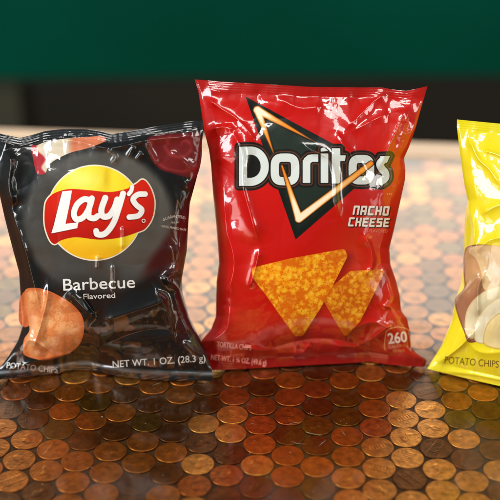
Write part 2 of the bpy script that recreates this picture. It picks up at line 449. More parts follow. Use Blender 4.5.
def square_text(txt, x0, y0, w, gap, h, r_, sh=.14, rise=0.02):
    fs = []
    for n_, ch in enumerate(txt):
        ox = x0+n_*(w+gap); oy = y0+n_*(w+gap)*rise
        for ln in GL[ch]:
            fs.append(stroke_sdf([(ox+r_+a*(w-2*r_)+(b_-.5)*h*sh, oy-r_-b_*(h-2*r_)) for a, b_ in ln], r_, False))
    return union(*fs)
wtx = union(square_text('nACHO', 353.2, 215, 6.1, 1.35, 9.4, .95), square_text('CHEESE', 348.6, 226.4, 5.7, 1.3, 9.0, .92))
RB.decal(r, 'flavour_text', lambda X, Y: wtx(X-.6, Y-.7)-.5, (344, 393, 202, 231), C3(70, 16, 14), 1, h=.3)
RB.decal(r, 'flavour_text', wtx, (344, 393, 202, 231), C3(240, 232, 224), 2, h=.25)
RB.decal(r, 'flavour_text', text_sdf('FLAVORED', 369.5, 232.2, 387.5, 232.6, 3.1), (367, 390, 227, 235), C3(225, 130, 100), 1, h=.2)
RB.decal(r, 'flavour_text', text_sdf('TM', 386.5, 195.5, 391.5, 195.5, 2.6), (384, 394, 190, 198), C3(225, 150, 130), 1, h=.2)
RB.decal(r, 'weight_text', text_sdf('TORTILLA CHIPS', 216.5, 346.6, 251, 350.4, 5.4, shear=-.05, bold=.12), (213, 255, 338, 354), C3(250, 165, 150), 1, h=.2)
RB.decal(r, 'weight_text', text_sdf('NET WT. 1 ¾ OZ. (49.6 g)', 210.8, 359.6, 266, 365.3, 5.4, shear=-.05, bold=.12), (208, 270, 350, 369), C3(250, 160, 145), 1, h=.2)
bd = poly_sdf(smooth_closed([(386.5, 352), (385.6, 335), (388, 330), (397, 327), (407, 329), (409, 334), (409.2, 352)]))
RB.decal(r, 'calorie_badge', lambda X, Y: np.abs(bd(X, Y))-.45, (383, 411, 324, 350), C3(232, 150, 100), 1, h=.3)
RB.decal(r, 'calorie_badge', text_sdf('260', 388.6, 343.8, 407.2, 341.6, 10.6, bold=.3), (386, 410, 329, 346), C3(244, 224, 208), 1, h=.25)
RB.decal(r, 'calorie_badge', union(text_sdf('CALORIES', 388.8, 348.4, 408, 346.4, 3), text_sdf('PER PACK', 393, 352.6, 405, 351.4, 2.6)), (386, 410, 342, 354), C3(236, 130, 50), 1, h=.2)

# ---------------- the black barbecue chip bag
def black_front(x, y, S, t):
    c = np.tile(C3(16, 20, 22), x.shape+(1,))
    rr = np.hypot((x-98)/78, (y-222)/74)
    g_ = np.clip(.35+.5*rr+.004*(x-98)+.25*(fbm(x/26, y/9, 71)-.5), 0, 1)
    c = mixc(c, mixc(np.tile(C3(44, 43, 41), x.shape+(1,)), C3(88, 86, 80), g_), (1-sstep(.90, 1.04, rr+.03*(fbm(x/20, y/20, 4)-.5)))*(1-.75*sstep(258, 305, y)))
    # ketchup dish and dark tomato down the right side, with a painted reflection
    c = mixc(c, C3(66, 16, 20), sstep(-6, 8, x-(180-(y-190)*.36+10*np.sin(y/26)))*sstep(170, 215, y)*(1-sstep(262, 285, y)))
    c = mixc(c, C3(96, 66, 40), sstep(-3, 4, x-(196-(y-215)*.42))*sstep(222, 240, y)*(1-sstep(268, 282, y))*.8)  # brown reflection of the pennies, painted into the film colour
    c = mixc(c, C3(58, 14, 20), np.exp(-(((x-182)/12)**2+((y-318)/26)**2)**2)*.9)
    c = mixc(c, C3(32, 38, 41), sstep(.0, .03, .045-t))
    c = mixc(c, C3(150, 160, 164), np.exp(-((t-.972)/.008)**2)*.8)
    return c
blk_cr = [
    ([(4, 150), (11, 162), (9, 184), (14, 208)], .005, 9),
    ([(4, 196), (14, 218), (24, 245), (33, 280), (42, 318)], .0044, 9),
    ([(48, 282), (47, 300), (42, 320), (33, 350)], .0022, 6),
    ([(68, 290), (78, 303), (97, 319)], .0042, 9),
    ([(82, 296), (98, 318)], -.0015, 4),
    ([(12, 352), (30, 340), (50, 352)], .0022, 6),
    ([(0, 372), (40, 360), (80, 352)], .0022, 6),
    ([(108, 148), (116, 156), (112, 164)], .0018, 4), ([(128, 158), (134, 145)], .0018, 4), ([(136, 160), (142, 152)], .0014, 3),
    ([(112, 262), (113, 278), (112, 296)], .0014, 3.5), ([(98, 255), (97, 270)], .0012, 3.5), ([(122, 225), (122, 250)], .0012, 3.5),
    ([(48, 138), (80, 142), (110, 148), (150, 140), (196, 136)], .0022, 7),
    ([(146, 140), (150, 152), (158, 165)], .0018, 5),
    ([(170, 150), (195, 172)], .0014, 5),
    ([(156, 276), (176, 286), (188, 312), (196, 340)], .0046, 9),
    ([(152, 284), (168, 312), (176, 344)], .0022, 6),
    ([(184, 180), (190, 192), (189, 210)], .0022, 5),
    ([(100, 322), (150, 306), (172, 296)], .0026, 11),
    ([(100, 345), (150, 330), (190, 335)], -.0018, 10),
    ([(186, 250), (180, 270), (160, 280)], .0024, 6),
    ([(96, 366), (150, 371), (206, 374)], .0026, 4),
    ([(182, 340), (196, 352), (206, 356)], .0022, 5)]
KB = Bag((-4, 379), (212, 381), math.radians(8),
    L=[(-4, 133), (-6, 150), (-4, 180), (0, 197), (4, 215), (9, 235), (14, 254), (19, 272), (20.5, 295), (23, 325), (18, 341), (8, 357), (-1, 369), (-6, 380)],
    R=[(203, 121), (203, 134), (200.5, 155), (197, 177), (190, 203), (188.5, 222), (187, 250), (182, 278), (182.5, 292), (189, 316), (201, 341), (208, 358), (212, 370), (213, 382)],
    T=[(-8, 132), (0, 133.5), (20, 138), (32, 135), (45, 131), (62, 129), (85, 129), (100, 131), (112, 134), (128, 131.5), (150, 127.5), (188, 121.7), (206, 120.5)],
    Bt=[(-8, 381), (0, 379.5), (25, 377), (50, 374), (75, 369.5), (90, 370), (105, 373.5), (120, 376.5), (140, 379), (165, 380.5), (200, 381), (216, 381)],
    dmax=.021, creases=blk_cr, seed=57, front=black_front, wr=1.2)
k = root_at('chip_bag', KB.at(np.array(105.), np.array(379.), np.array(0.)))
tag(k, 'black bag of barbecue chips with a round red and yellow logo', 'chip bag', 'chip bags standing in a row')
KB.build(k, 400, 500)
def Z(pts, x0=40, y0=160, s=4.167): return [(x0+a/s, y0+b/s) for a, b in pts]
# pictures printed at the top: onion, ketchup
on = poly_sdf(smooth_closed(Z([(142, 140), (172, 136), (215, 120), (310, 106), (400, 100), (462, 96), (478, 118), (400, 150), (318, 172), (250, 205), (218, 232), (206, 266), (172, 268), (158, 236), (146, 170)], 0, 115, 4.545)))
def onc(x, y, p):
    X = x*4.545; Y = (y-115)*4.545
    c = np.tile(C3(222, 206, 180), (len(x), 1))
    c = mixc(c, C3(196, 186, 160), (fbm(x/12, y/2, 3)))
    c = mixc(c, C3(206, 120, 84), sstep(300, 340, X)); c = mixc(c, C3(168, 26, 40), 1-sstep(-8, 8, X-(172+.28*(Y-130)+14*np.sin(Y/14)))); return c
KB.decal(k, 'printed_onion', on, (28, 108, 133, 178), onc, 1)
ke = poly_sdf(smooth_closed(Z([(214, 110), (250, 92), (300, 86), (400, 80), (455, 82), (462, 190), (436, 284), (390, 282), (330, 266), (275, 248), (236, 205), (218, 155)], 100, 115, 4.545)))
def kec(x, y, p):
    X = (x-100)*4.545; Y = (y-115)*4.545
    rr = np.hypot((X-375), (Y-135)*1.1); th = np.arctan2(Y-135, X-375)
    c = np.tile(C3(112, 26, 28), (len(x), 1))
    c = mixc(c, C3(172, 60, 64), np.exp(-((np.mod(rr-14*th, 74)-37)/9)**2)*.5); return mixc(c, C3(84, 16, 22), 1-sstep(0, 4, -p))
KB.decal(k, 'printed_ketchup', ke, (140, 203, 128, 182), kec, 1)
# logo
circ = lambda X, Y: np.hypot(X-94.7, (Y-212.8))-46.8
rib = poly_sdf(smooth_closed(Z([(20, 200), (30, 165), (60, 138), (120, 121), (200, 125), (290, 133), (360, 120), (402, 98), (424, 82), (444, 92), (466, 130), (477, 180), (468, 240), (440, 284), (408, 300), (340, 322), (250, 332), (150, 322), (90, 334), (60, 350), (38, 328), (20, 270)])))
badge = union(circ, rib)
KB.decal(k, 'logo', lambda X, Y: badge(X, Y)-1.3, (40, 158, 160, 265), C3(236, 226, 196), 1, h=.4)
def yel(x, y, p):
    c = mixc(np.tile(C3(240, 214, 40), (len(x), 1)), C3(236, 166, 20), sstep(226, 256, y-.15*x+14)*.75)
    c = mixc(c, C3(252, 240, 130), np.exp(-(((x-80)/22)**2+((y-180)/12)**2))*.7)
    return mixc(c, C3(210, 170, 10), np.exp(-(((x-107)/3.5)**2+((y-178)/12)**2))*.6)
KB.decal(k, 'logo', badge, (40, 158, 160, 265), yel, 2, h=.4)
KB.decal(k, 'logo', lambda X, Y: np.maximum(rib(X, Y), badge(X, Y)), (40, 158, 160, 250), lambda x, y, p: mixc(np.tile(C3(206, 30, 10), (len(x), 1)), C3(180, 18, 8), sstep(205, 240, y)), 3, h=.4)
lay = union(poly_sdf(Z([(93, 131), (133, 127), (124, 180), (106, 266), (160, 260), (155, 284), (47, 306), (58, 270), (80, 180)])),
    stroke_sdf(Z([(205, 166), (182, 164), (155, 185), (141, 222), (152, 247), (178, 240), (200, 210), (214, 172)]), 2.9),
    stroke_sdf(Z([(216, 160), (204, 205), (204, 236), (226, 243), (240, 234)]), 2.9),
    stroke_sdf(Z([(272, 158), (256, 205), (262, 234), (288, 232), (310, 200), (322, 165)]), 3.0),
    stroke_sdf(Z([(346, 140), (330, 195), (306, 262), (272, 306), (240, 310), (234, 296)]), 2.9),
    stroke_sdf(Z([(384, 112), (380, 128), (370, 142)]), 2.0), stroke_sdf(Z([(438, 142), (408, 144), (388, 164), (402, 188), (424, 208), (410, 232), (372, 238)]), 2.7),
    lambda X, Y: np.abs(np.hypot(X-143.6, Y-220.8)-1.6)-.35)
KB.decal(k, 'lettering', lambda X, Y: lay(X+.9, Y-.9), (46, 152, 182, 240), C3(120, 8, 6), 4, h=.4)
KB.decal(k, 'lettering', lay, (46, 152, 182, 240), C3(240, 238, 232), 5, h=.35)
KB.decal(k, 'flavour_text', text_sdf('Barbecue', 63.5, 290.6, 135, 287.6, 12.0, bold=.12), (60, 139, 274, 295), C3(226, 226, 220), 1, h=.28)
KB.decal(k, 'flavour_text', text_sdf('Flavored', 83.5, 299.2, 115.2, 297.8, 5.4, bold=.08), (81, 118, 290, 302), C3(214, 214, 208), 1, h=.24)
KB.decal(k, 'guarantee_text', union(text_sdf('GUARANTEED', 163, 221.5, 185.5, 219.5, 2.9, arc=2.6, bold=.05), text_sdf('FRESH', 171, 223.6, 179, 223.2, 2.0), text_sdf('• UNTIL PRINTED DATE', 160.5, 227, 186, 231, 2.3, bold=.05)), (160, 187, 210, 233), C3(190, 180, 170), 1, h=.2)
KB.decal(k, 'weight_text', text_sdf('NET WT. 1 OZ. (28.3 g)', 113, 367.6, 205.5, 361.2, 6.8, bold=.05), (110, 208, 352, 371), C3(222, 222, 216), 1, h=.28)
KB.decal(k, 'weight_text', text_sdf('POTATO CHIPS', 6.5, 368.0, 57.5, 373.0, 6.0, bold=.05), (4, 60, 358, 376), C3(222, 222, 216), 1, h=.28)
potato = dict(lo=(206, 112, 60), mid=(230, 156, 96), hi=(242, 186, 130), sc_=13, spot=(180, 78, 40), k_=.75)
KB.decal(k, 'printed_chip', poly_sdf(smooth_closed(Z([(58, 95), (90, 60), (120, 100), (118, 230), (84, 262), (52, 232), (50, 160)], 10, 280, 5.556))), (18, 34, 288, 330), chipc(31, lo=(186, 84, 42), mid=(206, 114, 64), hi=(222, 144, 92), sc_=12, spot=(160, 64, 30), k_=.7), 1, h=.5)
def lchip(x, y, p):
    c = chipc(41, **potato)(x, y, p); c = mixc(c, C3(198, 92, 44), (1-sstep(0, 7, -p))*.6)
    return mixc(c, C3(230, 176, 128), np.exp(-(((x-32)/7)**2+((y-328)/18)**2))*.5)
KB.decal(k, 'printed_chip', poly_sdf(smooth_closed(Z([(90, 50), (150, 44), (220, 62), (300, 103), (352, 140), (398, 195), (412, 260), (400, 330), (360, 386), (290, 422), (200, 445), (130, 436), (76, 412), (72, 370), (80, 325), (108, 280), (100, 220), (80, 150), (80, 90)], 10, 280, 5.556))), (20, 88, 285, 364), lchip, 2, h=.5)

# ---------------- the yellow chip bag
def yel_front(x, y, S, t):
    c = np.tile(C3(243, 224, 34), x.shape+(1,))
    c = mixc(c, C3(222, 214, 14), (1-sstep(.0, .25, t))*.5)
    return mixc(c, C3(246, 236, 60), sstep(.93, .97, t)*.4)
yel_cr = [
    ([(468, 136), (478, 158), (490, 170), (503, 190)], .002, 5), ([(482, 150), (496, 154), (508, 160)], .0022, 5),
    ([(484, 272), (478, 290), (478, 318)], .003, 5), ([(482, 272), (470, 285), (457, 299)], .0024, 5),
    ([(476, 330), (458, 348), (436, 364)], .0034, 6), ([(466, 200), (474, 230), (470, 260)], .0026, 6),
    ([(480, 215), (500, 205), (520, 210)], .002, 7), ([(476, 252), (490, 240), (512, 236)], .0018, 7),
    ([(440, 372), (470, 374), (510, 382)], .0022, 5), ([(460, 330), (480, 352), (520, 350)], .0016, 8),
    ([(560, 150), (575, 190), (570, 240)], .003, 8), ([(620, 250), (600, 300), (615, 350)], .003, 8), ([(540, 370), (580, 360), (640, 385)], .0025, 7)]
YB = Bag((430, 369), (500, 382), math.radians(10),
    L=[(457, 118), (457, 128), (460, 153), (464, 183), (467.5, 200), (465, 216), (464, 240), (464, 260), (461, 283), (455, 301), (452, 320), (441.5, 346), (432, 361), (427, 369)],
    R=[(650, 136), (640, 170), (632, 210), (629, 260), (633, 300), (643, 345), (657, 378), (668, 412)],
    T=[(450, 119), (457, 119.5), (480, 121.8), (500, 123.7), (560, 129), (600, 132), (655, 138)],
    Bt=[(420, 366.5), (430, 369.5), (447, 373.5), (464, 377.8), (482, 382), (500, 386), (560, 398), (610, 405), (670, 410)],
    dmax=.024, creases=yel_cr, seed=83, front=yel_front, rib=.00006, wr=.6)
yb = root_at('chip_bag', YB.at(np.array(540.), np.array(392.), np.array(0.)))
tag(yb, 'yellow bag of potato chips standing right of the red bag', 'chip bag', 'chip bags standing in a row')
YB.build(yb, 380, 460)
q = lambda pts: Z(pts, 440, 230, 4.167)
def flat(a, b, sc_=8, amt=.6, seed=2, edge=None):
    def f(x, y, p):
        c = mixc(np.tile(C3(*a), (len(x), 1)), C3(*b), fbm(x/sc_, y/sc_, seed)*amt+amt*.2)
        c = c*(1-.16*sstep(2, 14, -p)*fbm(x/3+y/9, y/14, seed+4))[..., None]
        return mixc(c, C3(*edge), 1-sstep(0, 1.6, -p+.8*(fbm(x/2, y/2, seed+6)-.5))) if edge else c
    return f
YB.decal(yb, 'printed_potato', poly_sdf(smooth_closed(q([(100, 100), (120, 66), (200, 62), (330, 90), (420, 200), (400, 330), (250, 420), (130, 470), (98, 420), (66, 330), (64, 285), (100, 240), (98, 180)]))), (452, 545, 240, 346), lambda x, y, p: mixc(mixc(np.tile(C3(206, 158, 108), (len(x), 1)), C3(158, 108, 78), sstep(276, 304, y+.5*(x-466)+10*(fbm(x/6, y/6, 12)-.5))*.9), C3(120, 66, 40), (1-sstep(0, 2.6, -p+1.2*(fbm(x/5, y/5, 3)-.5)))*.8), 1, h=.5, label='brown potato skin')
YB.decal(yb, 'printed_potato', poly_sdf(smooth_closed(q([(120, 92), (150, 66), (260, 70), (360, 120), (360, 240), (230, 280), (180, 240), (172, 180), (150, 120)]))), (462, 530, 242, 302), flat((218, 180, 120), (232, 206, 160), 5, .7, 8), 2, h=.5, label='pale cut face of the potato')
for n_, pts in enumerate([
    [(104, 420), (110, 340), (150, 280), (220, 240), (330, 222), (360, 300), (250, 330), (190, 380), (160, 430), (130, 455)],
    [(142, 450), (150, 380), (200, 310), (280, 270), (380, 262), (380, 330), (280, 350), (220, 420), (190, 468), (160, 470)],
    [(180, 470), (186, 420), (205, 380), (260, 340), (350, 330), (420, 380), (400, 480), (300, 498), (220, 492)]]):
    YB.decal(yb, 'printed_chip', poly_sdf(smooth_closed(q(pts))), (462, 545, 280, 352), flat(*[((238, 226, 186), (214, 198, 146)), ((244, 236, 204), (224, 210, 162)), ((240, 222, 160), (226, 200, 126))][n_], 9, .6, n_*7, edge=(212, 186, 130) if n_ < 2 else (204, 168, 84)), 3+n_, h=.5)
YB.decal(yb, 'weight_text', text_sdf('POTATO CHIPS', 444.5, 363.2, 498.5, 367.8, 7.2, bold=-.02), (441, 502, 352, 372), C3(84, 66, 20), 1, h=.25)

# ------------------------------------------------------------------ the counter
def plane_obj(name, pts, z0, z1, mat, parent=None):          # convex prism between z0 and z1
    n = len(pts); V = [(p[0], p[1], z1) for p in pts]+[(p[0], p[1], z0) for p in pts]
    Fc = [tuple(range(n)), tuple(range(2*n-1, n-1, -1))]+[(i, i+n, (i+1) % n+n, (i+1) % n) for i in range(n)]
    return mesh_obj(name, V, Fc, mat, parent, smooth=False)
def noise_col(nt, b, c1, c2, scale, vec=None, detail=4, stretch=None):
    g = nt.nodes.new('ShaderNodeNewGeometry'); mp = nt.nodes.new('ShaderNodeMapping')
    if stretch: mp.inputs['Scale'].default_value = stretch
    n = nt.nodes.new('ShaderNodeTexNoise'); n.inputs['Scale'].default_value = scale; n.inputs['Detail'].default_value = detail
    r_ = nt.nodes.new('ShaderNodeValToRGB'); r_.color_ramp.elements[0].position = .3; r_.color_ramp.elements[1].position = .7
    r_.color_ramp.elements[0].color = (*lin(c1), 1); r_.color_ramp.elements[1].color = (*lin(c2), 1)
    nt.links.new(g.outputs['Position'], mp.inputs['Vector']); nt.links.new(mp.outputs['Vector'], n.inputs['Vector'])
    nt.links.new(n.outputs['Fac'], r_.inputs['Fac']); nt.links.new(r_.outputs['Color'], b.inputs['Base Color'])
    return n
m_bed, nt, b = new_mat('dark_bed'); noise_col(nt, b, (46, 28, 10), (78, 50, 22), 60); b.inputs['Roughness'].default_value = .8
m_wood, nt, b = new_mat('pale_wood'); noise_col(nt, b, (196, 150, 98), (222, 182, 130), 30, stretch=(.3, 6, 1)); b.inputs['Roughness'].default_value = .35
m_green, nt, b = new_mat('green_paint'); noise_col(nt, b, (0, 80, 61), (0, 104, 80), 1.2); b.inputs['Roughness'].default_value = .9; b.inputs['Specular IOR Level'].default_value = .1
m_base, nt, b = new_mat('brown_panel'); noise_col(nt, b, (38, 34, 26), (58, 52, 40), 1.5, stretch=(1, 1, .3)); b.inputs['Roughness'].default_value = .6
m_post, nt, b = new_mat('grey_post'); noise_col(nt, b, (74, 72, 58), (86, 82, 66), 4); b.inputs['Roughness'].default_value = .7
m_floor, nt, b = new_mat('floor'); noise_col(nt, b, (30, 26, 22), (52, 44, 36), 6); b.inputs['Roughness'].default_value = .6
# clear resin: a thin reflecting coat over what lies below
m_res = bpy.data.materials.new('clear_resin'); m_res.use_nodes = True; nt = m_res.node_tree; nt.nodes.clear()
out = nt.nodes.new('ShaderNodeOutputMaterial'); mx = nt.nodes.new('ShaderNodeMixShader'); fr = nt.nodes.new('ShaderNodeFresnel'); fr.inputs['IOR'].default_value = 1.52
gb = nt.nodes.new('ShaderNodeNewGeometry'); io = nt.nodes.new('ShaderNodeMapRange')   # same reflectance seen from below
io.inputs['To Min'].default_value = 1.52; io.inputs['To Max'].default_value = 1/1.52
nt.links.new(gb.outputs['Backfacing'], io.inputs['Value']); nt.links.new(io.outputs['Result'], fr.inputs['IOR'])
tr = nt.nodes.new('ShaderNodeBsdfTransparent'); tr.inputs['Color'].default_value = (.94, .88, .70, 1)
gl = nt.nodes.new('ShaderNodeBsdfGlossy'); gl.inputs['Roughness'].default_value = .06
g = nt.nodes.new('ShaderNodeNewGeometry'); n = nt.nodes.new('ShaderNodeTexNoise'); n.inputs['Scale'].default_value = 22; n.inputs['Detail'].default_value = 2
bp = nt.nodes.new('ShaderNodeBump'); bp.inputs['Strength'].default_value = .25; bp.inputs['Distance'].default_value = .0015
nt.links.new(g.outputs['Position'], n.inputs['Vector']); nt.links.new(n.outputs['Fac'], bp.inputs['Height'])
n2 = nt.nodes.new('ShaderNodeTexNoise'); n2.inputs['Scale'].default_value = 14; n2.inputs['Detail'].default_value = 5
mr = nt.nodes.new('ShaderNodeMapRange'); mr.inputs['From Min'].default_value = .35; mr.inputs['From Max'].default_value = .75; mr.inputs['To Min'].default_value = .09; mr.inputs['To Max'].default_value = .20
nt.links.new(g.outputs['Position'], n2.inputs['Vector']); nt.links.new(n2.outputs['Fac'], mr.inputs['Value']); nt.links.new(mr.outputs['Result'], gl.inputs['Roughness'])
nt.links.new(bp.outputs['Normal'], gl.inputs['Normal']); nt.links.new(bp.outputs['Normal'], fr.inputs['Normal'])
nt.links.new(fr.outputs['Fac'], mx.inputs['Fac']); nt.links.new(tr.outputs[0], mx.inputs[1]); nt.links.new(gl.outputs[0], mx.inputs[2]); nt.links.new(mx.outputs[0], out.inputs['Surface'])

e0, e1 = table(0, 129.5)[:2], table(500, 146)[:2]            # far edge of the counter
i0, i1 = table(0, 138.5)[:2], table(500, 161)[:2]            # inner side of its wooden lip
def ext(a, b, k): return a+(b-a)*k
E0, E1, I0, I1 = ext(e0, e1, -1.2), ext(e0, e1, 2.2), ext(i0, i1, -1.2), ext(i0, i1, 2.2)
nearY = .10
bar = root_at('bar_counter', (0, .6, -.04))
tag(bar, 'penny covered bar top under glossy clear resin with a pale wooden lip', 'counter')
top = [(E0[0], nearY), (E1[0], nearY), tuple(I1), tuple(I0)]
plane_obj('counter_board', top, -.045, -.0024, m_bed, bar)
plane_obj('wooden_lip', [tuple(I0+[0, .0005]), tuple(I1+[0, .0005]), tuple(E1), tuple(E0)], -.045, .0008, m_wood, bar)
res = mesh_obj('resin_coat', [(p[0], p[1], 0.) for p in top], [(0, 1, 2, 3)], m_res, bar, smooth=False)

sv, sf = [], []
rs = np.random.default_rng(3)
def scratch(px, py, L_, ang, wd):
    c = table(px, py)[:2]; a = ang; pts = []
    for k_ in range(7):
        pts.append(c.copy()); c = c+np.array([math.cos(a), math.sin(a)])*L_/6; a += rs.normal(0, .18)
    for k_ in range(6):
        dvec = pts[k_+1]-pts[k_]; nn = np.array([-dvec[1], dvec[0]])/np.linalg.norm(dvec)*wd
        w0 = math.sin(math.pi*(k_+.15)/6.3); w1 = math.sin(math.pi*(k_+1.15)/6.4); b0 = len(sv)
        for p_, w_ in ((pts[k_], w0), (pts[k_+1], w1)):
            sv.append((*(p_-nn*w_), .00006)); sv.append((*(p_+nn*w_), .00006))
        sf.append((b0, b0+2, b0+3, b0+1))
for a_ in [(286, 425, .011, .3, .00012), (290, 441, .010, -.5, .0001), (304, 432, .012, -.2, .00012), (318, 446, .008, .6, .0001), (60, 400, .002, 1, .0003), (101, 417, .0012, .2, .0005), (152, 386, .007, .8, .0001), (346, 436, .006, 1.9, .0001), (250, 424, .004, .1, .0001)]: scratch(*a_)
for k_ in range(60): scratch(rs.uniform(-20, 520), rs.uniform(375, 505), rs.uniform(.0004, .0014), rs.uniform(0, 6.28), rs.uniform(.00007, .0002))
m_dust, nt, b = new_mat('dust'); b.inputs['Base Color'].default_value = (.42, .38, .3, 1); b.inputs['Roughness'].default_value = .8
tag(mesh_obj('dust', sv, sf, m_dust, bar, smooth=False), kind='stuff')

# ------------------------------------------------------------------ pennies
def penny_mesh(kind):
    R = .00953; nr, na = 22, 72
    rad = np.linspace(0, 1, nr)**.8; th = np.linspace(0, 2*np.pi, na, endpoint=False)
    RR, TH = np.meshgrid(rad[1:], th, indexing='ij'); x = RR*np.cos(TH); y = RR*np.sin(TH)
    def h(x, y):
        r_ = np.hypot(x, y); z = .00006*sstep(.86, .93, r_)*(1-sstep(.975, 1.0, r_)*1.0)
        ang = np.arctan2(y, x)
        z = z+.00009*np.exp(-((r_-.79)/.06)**2)*(np.sin(ang*17+2*np.sin(ang*3)) > .1)*(np.sin(ang*2.) > -.6)
        if kind == 0:                                        # bust in profile
            d = poly_sdf(smooth_closed([(-.15, .55), (.18, .5), (.3, .25), (.42, .12), (.3, .02), (.28, -.12), (.12, -.2), (.16, -.42), (-.5, -.5), (-.25, -.2), (-.32, .2)]))(x, y)
            z = z+.00022*sstep(0, .16, -d)+.00004*np.sin(x*40+y*25)*(d < -.05)
        else:                                                # columned building
            d = poly_sdf([(-.6, -.22), (.6, -.22), (.6, .2), (-.6, .2)])(x, y)
            z = z+.00014*sstep(0, .05, -d)*(.5+.5*np.sign(np.sin(x*34)))+.00012*(np.abs(x) < .66)*((np.abs(y-.24) < .05) | (np.abs(y+.26) < .05))
        return z*1.05
    V = [(0, 0, float(h(np.array([0.]), np.array([0.]))[0]))]
    V += list(zip((x*R).ravel(), (y*R).ravel(), h(x, y).ravel()))
    base = len(V); V += [(R*math.cos(a), R*math.sin(a), -.0014) for a in th]
    Fc = [(0, 1+a, 1+(a+1) % na) for a in range(na)]
    for i in range(nr-2):
        for a in range(na):
            p, q_ = 1+i*na+a, 1+i*na+(a+1) % na; Fc.append((p, p+na, q_+na, q_))
    o = 1+(nr-2)*na
    for a in range(na): Fc.append((o+a, base+a, base+(a+1) % na, o+(a+1) % na))
    Fc.append(tuple(base+a for a in range(na))[::-1])
    me = bpy.data.meshes.new('penny'); me.from_pydata(V, [], Fc); me.update()
    me.polygons.foreach_set('use_smooth', np.full(len(me.polygons), True)); me.materials.append(m_cu); return me
m_cu, nt, b = new_mat('copper')
oi = nt.nodes.new('ShaderNodeObjectInfo'); tc = nt.nodes.new('ShaderNodeTexCoord'); ad = nt.nodes.new('ShaderNodeVectorMath')
sclv = nt.nodes.new('ShaderNodeVectorMath'); sclv.operation = 'SCALE'; sclv.inputs['Scale'].default_value = 40
cmb = nt.nodes.new('ShaderNodeCombineXYZ'); nt.links.new(oi.outputs['Random'], cmb.inputs[0]); nt.links.new(oi.outputs['Random'], cmb.inputs[2])
nt.links.new(cmb.outputs[0], sclv.inputs[0]); nt.links.new(tc.outputs['Object'], ad.inputs[0]); nt.links.new(sclv.outputs[0], ad.inputs[1])
n = nt.nodes.new('ShaderNodeTexNoise'); n.inputs['Scale'].default_value = 260; n.inputs['Detail'].default_value = 5; nt.links.new(ad.outputs[0], n.inputs['Vector'])
mr = nt.nodes.new('ShaderNodeMapRange'); mr.inputs['From Min'].default_value = .3; mr.inputs['From Max'].default_value = .7; mr.inputs['To Min'].default_value = .55; mr.inputs['To Max'].default_value = 1.2
nt.links.new(n.outputs['Fac'], mr.inputs['Value'])
mu = nt.nodes.new('ShaderNodeVectorMath'); mu.operation = 'SCALE'; nt.links.new(oi.outputs['Color'], mu.inputs[0]); nt.links.new(mr.outputs['Result'], mu.inputs['Scale'])
nt.links.new(mu.outputs[0], b.inputs['Base Color']); b.inputs['Metallic'].default_value = .85; b.inputs['Roughness'].default_value = .36
cbp = nt.nodes.new('ShaderNodeBump'); cbp.inputs['Strength'].default_value = .5; cbp.inputs['Distance'].default_value = .00025
cn = nt.nodes.new('ShaderNodeTexNoise'); cn.inputs['Scale'].default_value = 700; cn.inputs['Detail'].default_value = 3; nt.links.new(ad.outputs[0], cn.inputs['Vector'])
nt.links.new(cn.outputs['Fac'], cbp.inputs['Height']); nt.links.new(cbp.outputs['Normal'], b.inputs['Normal'])
PM = [penny_mesh(0), penny_mesh(1)]
tone = {'b': (216, 154, 84), 'o': (186, 116, 52), 'r': (178, 102, 50), 'd': (116, 72, 34), 'g': (120, 90, 34)}
word = {'b': 'shiny bright', 'o': 'orange brown', 'r': 'reddish', 'd': 'dark tarnished', 'g': 'olive brown'}
seen = {5: 'bbbbdb', 4.: ' orbbb', 6: 'dbbdbb', 7: 'ogbdbb', 8: 'odddbd', 3: 'ggrobb', 2: 'rdgdog', 1: 'orrdrrd'[0:0]+'rrdrrd', 0: 'drrobd', -1: 'rbbdrd', -2: 'ddbdbr', -3: 'oddodo', -4: 'odgood', -5: 'dodooo', -6: 'ogodoo', -7: 'oogood', -8: 'oddooo', -9: 'rdooro'}
def tone_of(i, j):                                           # j: row, growing toward the camera
    s_ = seen.get(i)
    if s_:
        k_ = int(round(j if i % 2 else j+.5))
        if 0 <= k_ < len(s_) and s_[k_] != ' ': return s_[k_]
    return rng.choice(list('bordg'), p=[.27, .28, .12, .23, .10])
cand = []
n_in = (I1-I0)/np.linalg.norm(I1-I0); nrm = np.array([n_in[1], -n_in[0]])
if nrm[1] > 0: nrm = -nrm
for i in range(-30, 32):
    for jj in range(-30, 34):
        j = jj+(0 if i % 2 else .5)                          # j grows toward camera: lattice y = -j
        w = lattice(i, -j)
        if (w-I0)@nrm < .0102 or w[1] < nearY+.011: continue
        w = w+rng.normal(0, .00022, 2)
        x, y = toPix(np.array([w[0], w[1], -.001]))
        if abs(w[0]) > .42: continue
        inside = -14 < x < 514 and y < 511
        hid = False
        for B in (RB, KB, YB):
            pts = [(x-13, y), (x+13, y), (x, y-8), (x, y+8), (x, y)]
            ok = all((B.L[0][0] < b_ < B.R[0][-1]) and (B.fL(b_) < a_ < B.fR(b_)) and (B.fT(a_) < b_ < B.fB(a_)) for a_, b_ in pts)
            hid = hid or ok
        cand.append((i, j, w, x, y, inside and not hid))
vis = sorted([c for c in cand if c[5]], key=lambda c: -c[4])
rest = vis[300:]+[c for c in cand if not c[5]]; vis = vis[:300]
print('pennies visible', len([c for c in cand if c[5]]), 'others', len([c for c in cand if not c[5]]))
def place_word(x, y):
    if y > 365:
        if x < 195: return 'in front of the black bag'
        if x < 225: return 'in front of the black and red bag gap'
        if x < 405: return 'in front of the red bag'
        if x < 440: return 'in front of the red and yellow bag gap'
        return 'in front of the yellow bag'
    if x < 60: return 'behind the left side of the black bag'
    if x < 230: return 'seen between the black and red bags'
    return 'seen between the red and yellow bags' if y > 220 else 'far behind the red and yellow bags'
